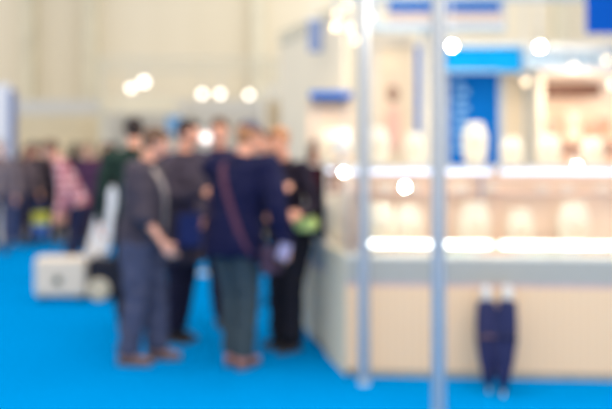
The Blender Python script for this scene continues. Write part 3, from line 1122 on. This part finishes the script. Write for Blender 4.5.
# glowing shades on the blue shelf unit
def shade(px, py, D, r, label, strength_m, hpx):
    c = at(px, py, D)
    rt = root('table_lamp', (c.x, c.y, c.z - 0.2), label, 'lamp')
    bm = bmesh.new(); lathe(bm, [(r * 1.1, -hpx), (r * 0.8, hpx)], c, 20)
    done('lamp_shade', bm, strength_m, rt, True)
    bm = bmesh.new(); tube(bm, [(c.x, c.y, c.z - hpx), (c.x, c.y, 1.45)], 0.012, 8)
    done('stem', bm, SILVER, rt)
    bm = bmesh.new(); lathe(bm, [(0.06, 0), (0.06, 0.01), (0.015, 0.02)], (c.x, c.y, 1.432), 16)
    done('lamp_foot', bm, SILVER, rt)


GLOW = emit('shade_glow', (255, 236, 206), 0.3)
shade(342, 141, 6.35, 0.075, 'round cream table lamp left of the corner post', GLOW, 0.09)

# lamps of the booth
spot(452, 46, 7.5, 0.026, COOL, 'bright white spotlight at the left end of the cyan header', 3.0)
spot(540, 47, 7.5, 0.025, COOL, 'bright white spotlight at the right end of the cyan header', 3.0)
spot(574, 67, 7.62, 0.026, AMBER, 'warm spotlight under the canopy beam, above the brown box', zz(50, 7.5))
spot(607, 60, 7.62, 0.026, AMBER, 'warm spotlight under the canopy beam at the right edge', zz(50, 7.5))
spot(526, 82, 7.8, 0.028, AMBER, 'warm spotlight left of the brown box', 3.0)
spot(612, 85, 7.8, 0.028, AMBER, 'warm spotlight right of the brown box', 3.0)
spot(350, 28, 7.8, 0.030, AMBER, 'warm lamp in the cluster over the corner post, lowest but one', 3.1)
spot(337, 14, 7.8, 0.030, AMBER, 'warm lamp at the left of the cluster over the corner post', 3.1)
spot(335, 27, 7.8, 0.026, WARM, 'brightest warm lamp of the cluster over the corner post', 3.1)
spot(355, 40, 7.8, 0.028, AMBER, 'lowest warm lamp of the cluster over the corner post', 3.1)
spot(347, 6, 7.8, 0.026, AMBER, 'topmost warm lamp of the cluster over the corner post', 3.1)
spot(370, 17, 7.8, 0.024, emit('faint_lamp', (255, 226, 220), 2.0), 'pale lamp right of the corner post, high up', 3.1)
spot(290, 66, 15.82, 0.075, AMBER, 'soft warm lamp on the cream stand left of the grey banner', zz(86, 15.96))
spot(343, 172, 5.66, 0.013, COOL, 'small bright lamp at the left corner of the upper light strip', 1.42)
spot(405, 187, 5.66, 0.019, COOL, 'small bright lamp hanging below the upper light strip, by the tall pole', 1.42)
spot(577, 166, 5.58, 0.013, COOL, 'small bright lamp on the upper strip near the right edge', 1.42)
# lamps of the far stands
D = 17.3
spot(131, 88, D, 0.060, SOFT, 'left one of the touching lamp pair above the dark haired head', zz(60, D))
spot(144, 82, D, 0.075, SOFT, 'right one of the touching lamp pair above the dark haired head', zz(60, D))
spot(202, 94, D, 0.060, SOFT, 'left lamp of the pair high over the middle group', zz(70, D))
spot(220, 94, D, 0.060, SOFT, 'right lamp of the pair high over the middle group', zz(70, D))
spot(249, 95, D, 0.058, SOFT, 'single lamp high over the man in the navy coat', zz(70, D))
spot(206, 138, 10.5, 0.055, emit('dim_lamp', (255, 238, 232), 2.4), 'pale lamp shining between the middle heads', zz(120, 10.5))
rt = root('lamp_stand', (gx(206, 10.5), 10.6, 0), 'slim lamp stand behind the middle group', 'lamp stand')
bm = bmesh.new(); tube(bm, [(gx(206, 10.5), 10.61, 0.01), (gx(206, 10.5), 10.61, 1.94)], 0.015, 8)
done('pole', bm, SILVER, rt)
bm = bmesh.new(); lathe(bm, [(0.16, 0), (0.16, 0.015), (0.03, 0.03)], (gx(206, 10.5), 10.61, 0), 20)
done('base', bm, SILVER, rt)
# truss carrying the far lamps
rt = root('lighting_truss', (gx(190, D), D, 0), 'long pale lighting truss over the far stands', 'truss')
bm = bmesh.new()
ya = D + 0.12
za, zb = zz(70, D), zz(58, D)
for zq in (za, zb):
    tube(bm, [(gx(100, D), ya, zq), (gx(275, D), ya, zq)], 0.03, 8)
nq = 16
for q in range(nq):
    xa = gx(100 + 175 * q / nq, D); xb = gx(100 + 175 * (q + 1) / nq, D)
    tube(bm, [(xa, ya, za if q % 2 else zb), (xb, ya, zb if q % 2 else za)], 0.015, 6)
done('truss_span', bm, mat('truss_cream', (226, 220, 200), 0.5), rt)
for px in (100, 275):
    bm = bmesh.new(); tube(bm, [(gx(px, D), ya, 0), (gx(px, D), ya, zb)], 0.05, 8)
    done('truss_leg', bm, mat('truss_cream', (226, 220, 200), 0.5), rt)

rt = root('lamp_track', (gx(470, 7.7), 7.7, 3.1), 'white ladder shaped lamp track above the booth, carrying its lamps', 'lamp track')
for yq in (7.56, 7.86):
    bx('rail', (gx(322, 7.7), yq - 0.03, 3.09), (gx(640, 7.7), yq + 0.03, 3.13), WHITE, rt)
for px in (322, 400, 480, 560, 637):
    bx('cross_bar', (gx(px, 7.7), 7.5, 3.13), (gx(px, 7.7) + 0.03, 8.08, 3.16), WHITE, rt)
# unseen point lights: warm niche glow, then fills added around shelf and counter
def pointl(loc, e, c, r=0.1):
    l = bpy.data.lights.new('booth_fill', 'POINT'); l.energy = e; l.color = c; l.shadow_soft_size = r
    o = bpy.data.objects.new('booth_fill', l); o.location = loc; COL.objects.link(o)


pointl((gx(575, 7.7), 7.6, 2.1), 14, (1, 0.85, 0.68))
pointl((gx(640, 7.7), 7.6, 1.9), 8, (1, 0.85, 0.68))
pointl((gx(335, 7.4), 7.5, 2.4), 9, (1, 0.88, 0.70))
pointl((gx(500, 6.2), 6.0, 2.6), 30, (1, 0.9, 0.78))  # added fill over the counter, brightens the busts

# ============================================================ PEOPLE
DENIM = mat('grey_denim', (72, 76, 100), 0.9, var=0.2)
NAVYT = mat('navy_trousers', (30, 28, 52), 0.9)
GREYJ = mat('charcoal_cloth', (72, 64, 74), 0.95, var=0.15)
NAVY = mat('navy_cloth', (10, 13, 54), 0.9, var=0.15)
GREENT = mat('dark_green_cloth', (62, 74, 80), 0.9, var=0.15)
BLACKC = mat('black_cloth', (34, 32, 42), 0.9)
BROWNH = mat('brown_hair', (104, 76, 58), 0.6)
DARKH = mat('dark_hair', (50, 38, 36), 0.6)
GINGER = mat('ginger_hair', (176, 122, 84), 0.6)
GREYH = mat('grey_hair', (150, 138, 128), 0.6)
BROWNS = mat('brown_leather', (150, 112, 98), 0.5)
TANS = mat('rose_tan_leather', (200, 140, 130), 0.5)

pa = person(142, 6.1, 1.72, -8, 'person in charcoal shirt and loose grey jeans with a pale shoulder strap, facing right', GREYJ, DENIM, BROWNH,
            lean=5, head_yaw=14, head_pitch=20, hands=(at(163, 243, 5.86), at(152, 238, 6.38)), feet=((0.10, -0.07), (-0.10, 0.08)),
            sleeve='rolled', bulk=1.42, shoe_m=BROWNS, seed=1, coat=0.0, legw=1.36)
shoulder_bag(pa, 1, 'small grey shoulder bag with a pale strap worn by the person in charcoal', mat('pale_strap', (172, 158, 154), 0.8), mat('grey_canvas', (96, 88, 96), 0.9), (0.2, 0.09, 0.18), width=0.03)

pb = person(182, 6.8, 1.80, -35, 'person in dark grey coat behind the one in charcoal, hand raised to the chest', mat('dark_grey_knit', (66, 58, 72), 0.95), NAVYT, DARKH,
            lean=3, head_yaw=10, head_pitch=8, hands=(at(201, 192, 6.45), at(199, 241, 6.50)), feet=((0.09, -0.04), (-0.05, -0.08)), bulk=1.2, coat=0.14, seed=2, legw=1.1)
pf = person(219, 7.4, 1.84, -70, 'tall person in plum coat seen between the two men in front', mat('plum_cloth', (60, 48, 78), 0.9), mat('plum_black', (40, 26, 50), 0.9), BROWNH,
            lean=2, head_yaw=-20, hands=(None, None), feet=((-0.01, 0), (-0.15, 0.02)), coat=0.16, bulk=1.1, seed=3)
pc = person(237, 5.95, 1.76, 62, 'broad man in long navy coat and dark green trousers, seen from behind', NAVY, GREENT, GINGER,
            lean=9, head_yaw=-35, head_pitch=18, hands=(at(285, 243, 5.75), at(262, 215, 6.40)), feet=((0.06, 0.0), (-0.07, 0.06)), coat=0.05, bulk=1.5,
            shoe_m=TANS, cap=mat('grey_cap', (92, 92, 108), 0.8), seed=4, legw=1.22)
shoulder_bag(pc, -1, 'brown shoulder bag with a maroon strap worn over the navy coat', mat('maroon_strap', (92, 54, 74), 0.8), mat('brown_bag', (72, 52, 72), 0.7), (0.2, 0.08, 0.2), width=0.022)
pd_ = person(289, 6.55, 1.74, -130, 'person in black jacket at the counter corner, leaning forward with hands up', mat('ink_cloth', (40, 32, 48), 0.9), BLACKC, GINGER,
             lean=10, head_yaw=20, head_pitch=20, hands=(at(287, 186, 6.17), at(300, 213, 6.15)), feet=((0.10, 0), (-0.09, 0.05)), bulk=1.05, legw=1.25, out=0.05, seed=5)
pg = person(134, 7.3, 1.84, 100, 'dark haired person in green coat behind the one in charcoal', mat('green_coat', (34, 54, 46), 0.9), BLACKC, DARKH,
            lean=2, hands=(None, None), seed=6, bulk=1.06)
person(264, 8.6, 1.74, -80, 'person in tan jacket seen over the shoulder of the man in navy', mat('tan_cloth', (150, 116, 96), 0.9), BLACKC, BROWNH, lean=2, seed=9, far=True)
ph = person(314, 8.0, 1.66, -60, 'person in brown top behind the side showcase', mat('mocha_cloth', (150, 118, 108), 0.9), BLACKC, BROWNH, 'long',
            lean=3, hands=(None, None), seed=7, far=True)

# the bending man with the trolley case
PL = check_mat('red_check', (186, 96, 112), (240, 205, 208), (150, 60, 84), 0.10)
hx = at(60, 240, 9.5)
pp_ = person(74, 10.0, 1.76, -165, 'man in pink and red checked shirt bending forward over the white case', PL, mat('dark_jeans', (34, 36, 66), 0.9), BROWNH,
             lean=24, head_pitch=30, hands=(at(66, 232, 10.2), at(57, 232, 9.6)), feet=((0.11, 0.0), (-0.11, 0.02)), sleeve='long', seed=8, far=True, bulk=1.1)

crowd = [(0, 13.0, 1.74, -80, (128, 112, 114), (70, 66, 84), GREYH, 'short', 'person in mottled grey coat beside the white banner column'),
         (25, 14.0, 1.68, -40, (104, 88, 92), (50, 50, 76), BROWNH, 'long', 'long haired person in mauve grey jacket, second from the left'),
         (39, 14.9, 1.74, 200, (38, 34, 48), (34, 34, 52), DARKH, 'short', 'person in black jacket behind the yellow bag'),
         (90, 13.2, 1.70, 250, (84, 50, 78), (46, 32, 50), BROWNH, 'short', 'person in purple jacket just right of the checked shirt'),
         (104, 14.0, 1.72, 300, (146, 52, 68), (46, 32, 46), BROWNH, 'long', 'person in dark red jacket, left of the green coat'),
         (54, 14.3, 1.70, 90, (48, 38, 46), (36, 32, 46), DARKH, 'short', 'person in dark brown coat behind the bending man'),
         (117, 14.6, 1.72, 200, (48, 42, 54), (36, 34, 48), DARKH, 'short', 'person in charcoal coat far behind the white carton'),
         (8, 16.0, 1.72, 90, (64, 52, 56), (44, 40, 54), DARKH, 'short', 'person in brown coat far back between the two at left'),
         (72, 14.7, 1.72, 60, (60, 46, 62), (44, 36, 54), DARKH, 'long', 'long haired person in aubergine coat behind the checked shirt'),
         (-18, 15.5, 1.76, 0, (70, 64, 76), (48, 48, 66), BROWNH, 'short', 'person in slate coat cut by the left edge of the photo'),
         (31, 15.6, 1.66, 30, (90, 60, 52), (44, 36, 50), BROWNH, 'long', 'long haired person in rust brown coat, farthest back at the left')]
for i, (px, D, H, hd, tc, lc, hm, hst, lb) in enumerate(crowd):
    person(px, D, H, hd, lb, mat('crowd_top_%d' % i, tc, 0.9), mat('crowd_legs_%d' % i, lc, 0.9), hm, hst, lean=4, seed=20 + i, far=True,
           hands=(None, at(41, 203, 13.8)) if i == 1 else (None, None))

# ============================================================ THINGS ON THE FLOOR
# white hard-shell case
D = 8.7
x0, x1 = gx(37, D), gx(88, D)
zt = zz(256, D)
SH = mat('white_shell', (240, 222, 200), 0.4, var=0.03)
rt = root('suitcase', ((x0 + x1) / 2, D, 0), 'white hard shell trolley case with a dark emblem, at the bending man', 'suitcase')
M0 = Matrix.Identity(4)
bx('shell', (x0, D - 0.12, 0.045), (x1, D + 0.12, zt), SH, rt, None, 0.05)
bx('zip_line', (x0 - 0.004, D - 0.008, 0.05), (x1 + 0.004, D + 0.008, zt + 0.003), mat('zip_grey', (130, 128, 130), 0.5), rt, None, 0.003)
cx, cz = gx(61, D), zz(279, D)
bm = bmesh.new()
pts = []
for q in range(10):
    a = math.pi / 2 + q * math.pi / 5
    r_ = 0.062 if q % 2 == 0 else 0.034
    pts.append(Vector((cx + r_ * math.cos(a), D - 0.122, cz + r_ * math.sin(a))))
lo = [bm.verts.new(p) for p in pts]; hi = [bm.verts.new(p + Vector((0, -0.006, 0))) for p in pts]
bm.faces.new(lo); bm.faces.new(hi[::-1])
for q in range(10):
    bm.faces.new((lo[q], lo[(q + 1) % 10], hi[(q + 1) % 10], hi[q]))
done('emblem', bm, mat('emblem_green', (70, 78, 66), 0.5), rt)
for xq in (x0 + 0.06, x1 - 0.06):
    for yq in (-0.08, 0.08):
        bm = bmesh.new()
        tube(bm, [(xq - 0.012, D + yq, 0.025), (xq + 0.012, D + yq, 0.025)], 0.025, 14)
        done('wheel', bm, BLACK, rt)
bm = bmesh.new()
hxa = gx(57, D)
tube(bm, [(hxa - 0.06, D + 0.05, zt - 0.02), (hxa - 0.06, D + 0.35, zz(236, D)), (hxa + 0.04, D + 0.35, zz(236, D)), (hxa + 0.04, D + 0.05, zt - 0.02)], 0.009, 8)
done('handle', bm, mat('dark_metal', (70, 66, 74), 0.4, 0.6), rt)

# black wheeled bag with round cream patch
x0, x1 = gx(89, D), gx(118, D)
zt = zz(258, D)
rt = root('wheeled_bag', ((x0 + x1) / 2, D + 0.02, 0), 'black wheeled bag with a round cream patch right of the white case', 'bag')
bx('bag_body', (x0, D - 0.10, 0.03), (x1, D + 0.14, zt), mat('black_nylon', (32, 32, 44), 0.7), rt, None, 0.05)
bm = bmesh.new()
c = Vector((gx(101, D), D - 0.10, zz(288, D)))
tube(bm, [c, c + Vector((0, -0.012, 0)), c + Vector((0, -0.02, 0))], [0.115, 0.115, 0.09], 28)
done('round_patch', bm, mat('cream_patch', (226, 208, 178), 0.6), rt)
for xq in (x0 + 0.05, x1 - 0.05):
    bm = bmesh.new(); tube(bm, [(xq - 0.015, D + 0.1, 0.035), (xq + 0.015, D + 0.1, 0.035)], 0.035, 14)
    done('wheel', bm, BLACK, rt)
bm = bmesh.new()
tube(bm, [(x0 + 0.06, D + 0.02, zt - 0.01), (x0 + 0.08, D + 0.02, zt + 0.03), (x1 - 0.08, D + 0.02, zt + 0.03), (x1 - 0.06, D + 0.02, zt - 0.01)], 0.010, 8)
done('handle', bm, BLACK, rt)

# tall white carton leaning on the bag
rt = root('tall_carton', (gx(92, 8.95), 8.95, 0), 'tall narrow white carton leaning beside the black wheeled bag', 'box')
cc = at(100, 226, 8.98)
M = Matrix.Translation(Vector((gx(86, 9.0), 9.0, 0.02))) @ Matrix.Rotation(R(15), 4, 'Y')
bx('carton_body', (-0.11, -0.05, 0.0), (0.11, 0.05, 1.16), mat('carton_white', (238, 236, 238), 0.5, var=0.02), rt, M, 0.008)
bx('carton_lid', (-0.113, -0.053, 1.10), (0.113, 0.053, 1.175), mat('carton_white', (238, 236, 238), 0.5), rt, M, 0.004)

# yellow and blue carrier bag
D = 13.8
c = at(41, 223, D)
rt = root('carrier_bag', (c.x, D, c.z - 0.24), 'yellow carrier bag with a blue lower half hanging in the crowd at left', 'bag')
bx('bag_top', (c.x - 0.12, D - 0.06, c.z - 0.02), (c.x + 0.12, D + 0.06, c.z + 0.17), mat('bag_yellow', (216, 206, 70), 0.6), rt, None, 0.015)
bx('bag_bottom', (c.x - 0.118, D - 0.058, c.z - 0.20), (c.x + 0.118, D + 0.058, c.z + 0.0), mat('bag_blue', (70, 110, 180), 0.6), rt, None, 0.015)
bm = bmesh.new()
tube(bm, [(c.x - 0.06, D, c.z + 0.16), (c.x - 0.05, D, c.z + 0.30), (c.x, D, c.z + 0.36), (c.x + 0.05, D, c.z + 0.30), (c.x + 0.06, D, c.z + 0.16)], 0.008, 8)
done('handle', bm, mat('bag_blue', (70, 110, 180), 0.6), rt)

# bright blue bag held by the person in grey
c = at(190, 226, 6.52)
rt = root('tote_bag', (c.x, c.y, c.z - 0.16), 'small royal blue tote bag held in front of the dark grey pullover', 'bag')
bx('bag_body', (c.x - 0.09, c.y - 0.04, c.z - 0.16), (c.x + 0.09, c.y + 0.04, c.z + 0.10), mat('royal_blue', (34, 50, 112), 0.7), rt, None, 0.02)
bm = bmesh.new()
tube(bm, [(c.x - 0.05, c.y, c.z + 0.09), (c.x - 0.03, c.y, c.z + 0.19), (c.x + 0.03, c.y, c.z + 0.19), (c.x + 0.05, c.y, c.z + 0.09)], 0.007, 8)
done('handle', bm, mat('royal_blue', (34, 50, 112), 0.7), rt)

# green pouch on the counter corner, white paper in the navy man's hand
c = at(312, 226, 6.75)
rt = root('gift_pouch', (c.x, c.y, 0.82), 'lime green pouch in the hand of the person in black jacket', 'bag')
c = at(306, 222, 6.28)
rt.location = (c.x, c.y, c.z - 0.06)
bm = bmesh.new()
lathe(bm, [(0.05, -0.07), (0.085, -0.05), (0.09, 0.0), (0.06, 0.05), (0.03, 0.065), (0.045, 0.085)], c, 18, 1.0, 0.6)
done('pouch_body', bm, mat('lime_green', (222, 244, 150), 0.6), rt, True)
bm = bmesh.new()
tube(bm, [c + Vector((0.034 * math.cos(t), 0.022 * math.sin(t), 0.062)) for t in [2 * math.pi * q / 14 for q in range(15)]], 0.005, 6, False)
done('drawstring', bm, WHITE, rt)
c = at(284, 251, 5.70)
rt = root('leaflet', c, 'folded white leaflet in the hand of the man in the navy coat', 'leaflet')
M = Matrix.Translation(c) @ Matrix.Rotation(R(20), 4, 'Y') @ Matrix.Rotation(R(12), 4, 'X')
bx('front_page', (-0.04, -0.012, -0.055), (0.04, -0.008, 0.055), mat('paper', (178, 166, 196), 0.6), rt, M)
bx('back_page', (-0.04, 0.006, -0.055), (0.04, 0.010, 0.055), mat('paper', (178, 166, 196), 0.6), rt, M)

# ---- two closed umbrellas leaning on the showcase
def umbrella(tip, top, label, m, tie_m):
    tip, top = Vector(tip), Vector(top)
    rt = root('umbrella', tip, label, 'umbrella', 'closed umbrellas leaning on the showcase')
    d = (top - tip)
    L = d.length
    d.normalize()
    u, v = frame_from(d)
    bm = bmesh.new(); tube(bm, [tip, tip + d * L * 0.82], 0.006, 8); done('shaft', bm, SILVER, rt)
    bm = bmesh.new(); tube(bm, [tip, tip + d * 0.05], [0.004, 0.009], 8); done('tip', bm, SILVER, rt)
    # pleated canopy, widest near the open hem
    bm = bmesh.new()
    prof = [(0.05, 0.012), (0.14, 0.032), (0.30, 0.050), (0.46, 0.060), (0.62, 0.062), (0.76, 0.056), (0.84, 0.050), (0.85, 0.046)]
    n = 48
    rings = []
    for t, r in prof:
        rings.append([bm.verts.new(tip + d * L * t + (u * math.cos(a) + v * math.sin(a)) * r * (1 + 0.20 * math.cos(8 * a + t * 2.5))) for a in [2 * math.pi * q / n for q in range(n)]])
    for a, b in zip(rings, rings[1:]):
        for q in range(n):
            bm.faces.new((a[q], a[(q + 1) % n], b[(q + 1) % n], b[q]))
    bm.faces.new(rings[0][::-1]); bm.faces.new(rings[-1])
    done('canopy', bm, m, rt, True)
    bm = bmesh.new()
    tube(bm, [tip + d * L * 0.5 + (u * math.cos(a) + v * math.sin(a)) * 0.072 for a in [2 * math.pi * q / 20 for q in range(21)]], 0.008, 6, False)
    done('tie_band', bm, tie_m, rt, True)
    bm = bmesh.new()
    tube(bm, [tip + d * L * 0.80, tip + d * L * 0.84, tip + d * L * 0.93, tip + d * L * 0.985, top], [0.014, 0.030, 0.034, 0.033, 0.018], 14)
    done('handle', bm, mat('pale_handle', (206, 206, 206), 0.5, var=0.03), rt, True)
    return rt


umbrella((gx(489, 5.26), 5.26, 0.008), at(486, 286, 5.50), 'closed indigo umbrella with a pale handle, the left of the leaning two', mat('indigo_canopy', (32, 38, 84), 0.6), mat('tie_brown', (120, 90, 92), 0.6))
umbrella((gx(503, 5.18), 5.18, 0.008), at(508, 286, 5.50), 'closed dark navy umbrella with a pale handle, the right of the leaning two', mat('navy_canopy', (20, 32, 82), 0.6), mat('tie_navy', (30, 30, 60), 0.6))

pointl((gx(400, 6.4), 6.5, 2.8), 20, (1, 0.94, 0.84))  # added fill above the left showcase, without a lamp body
pointl((gx(590, 5.6), 5.5, 2.7), 20, (1, 0.94, 0.84))  # added fill above the right showcase, without a lamp body
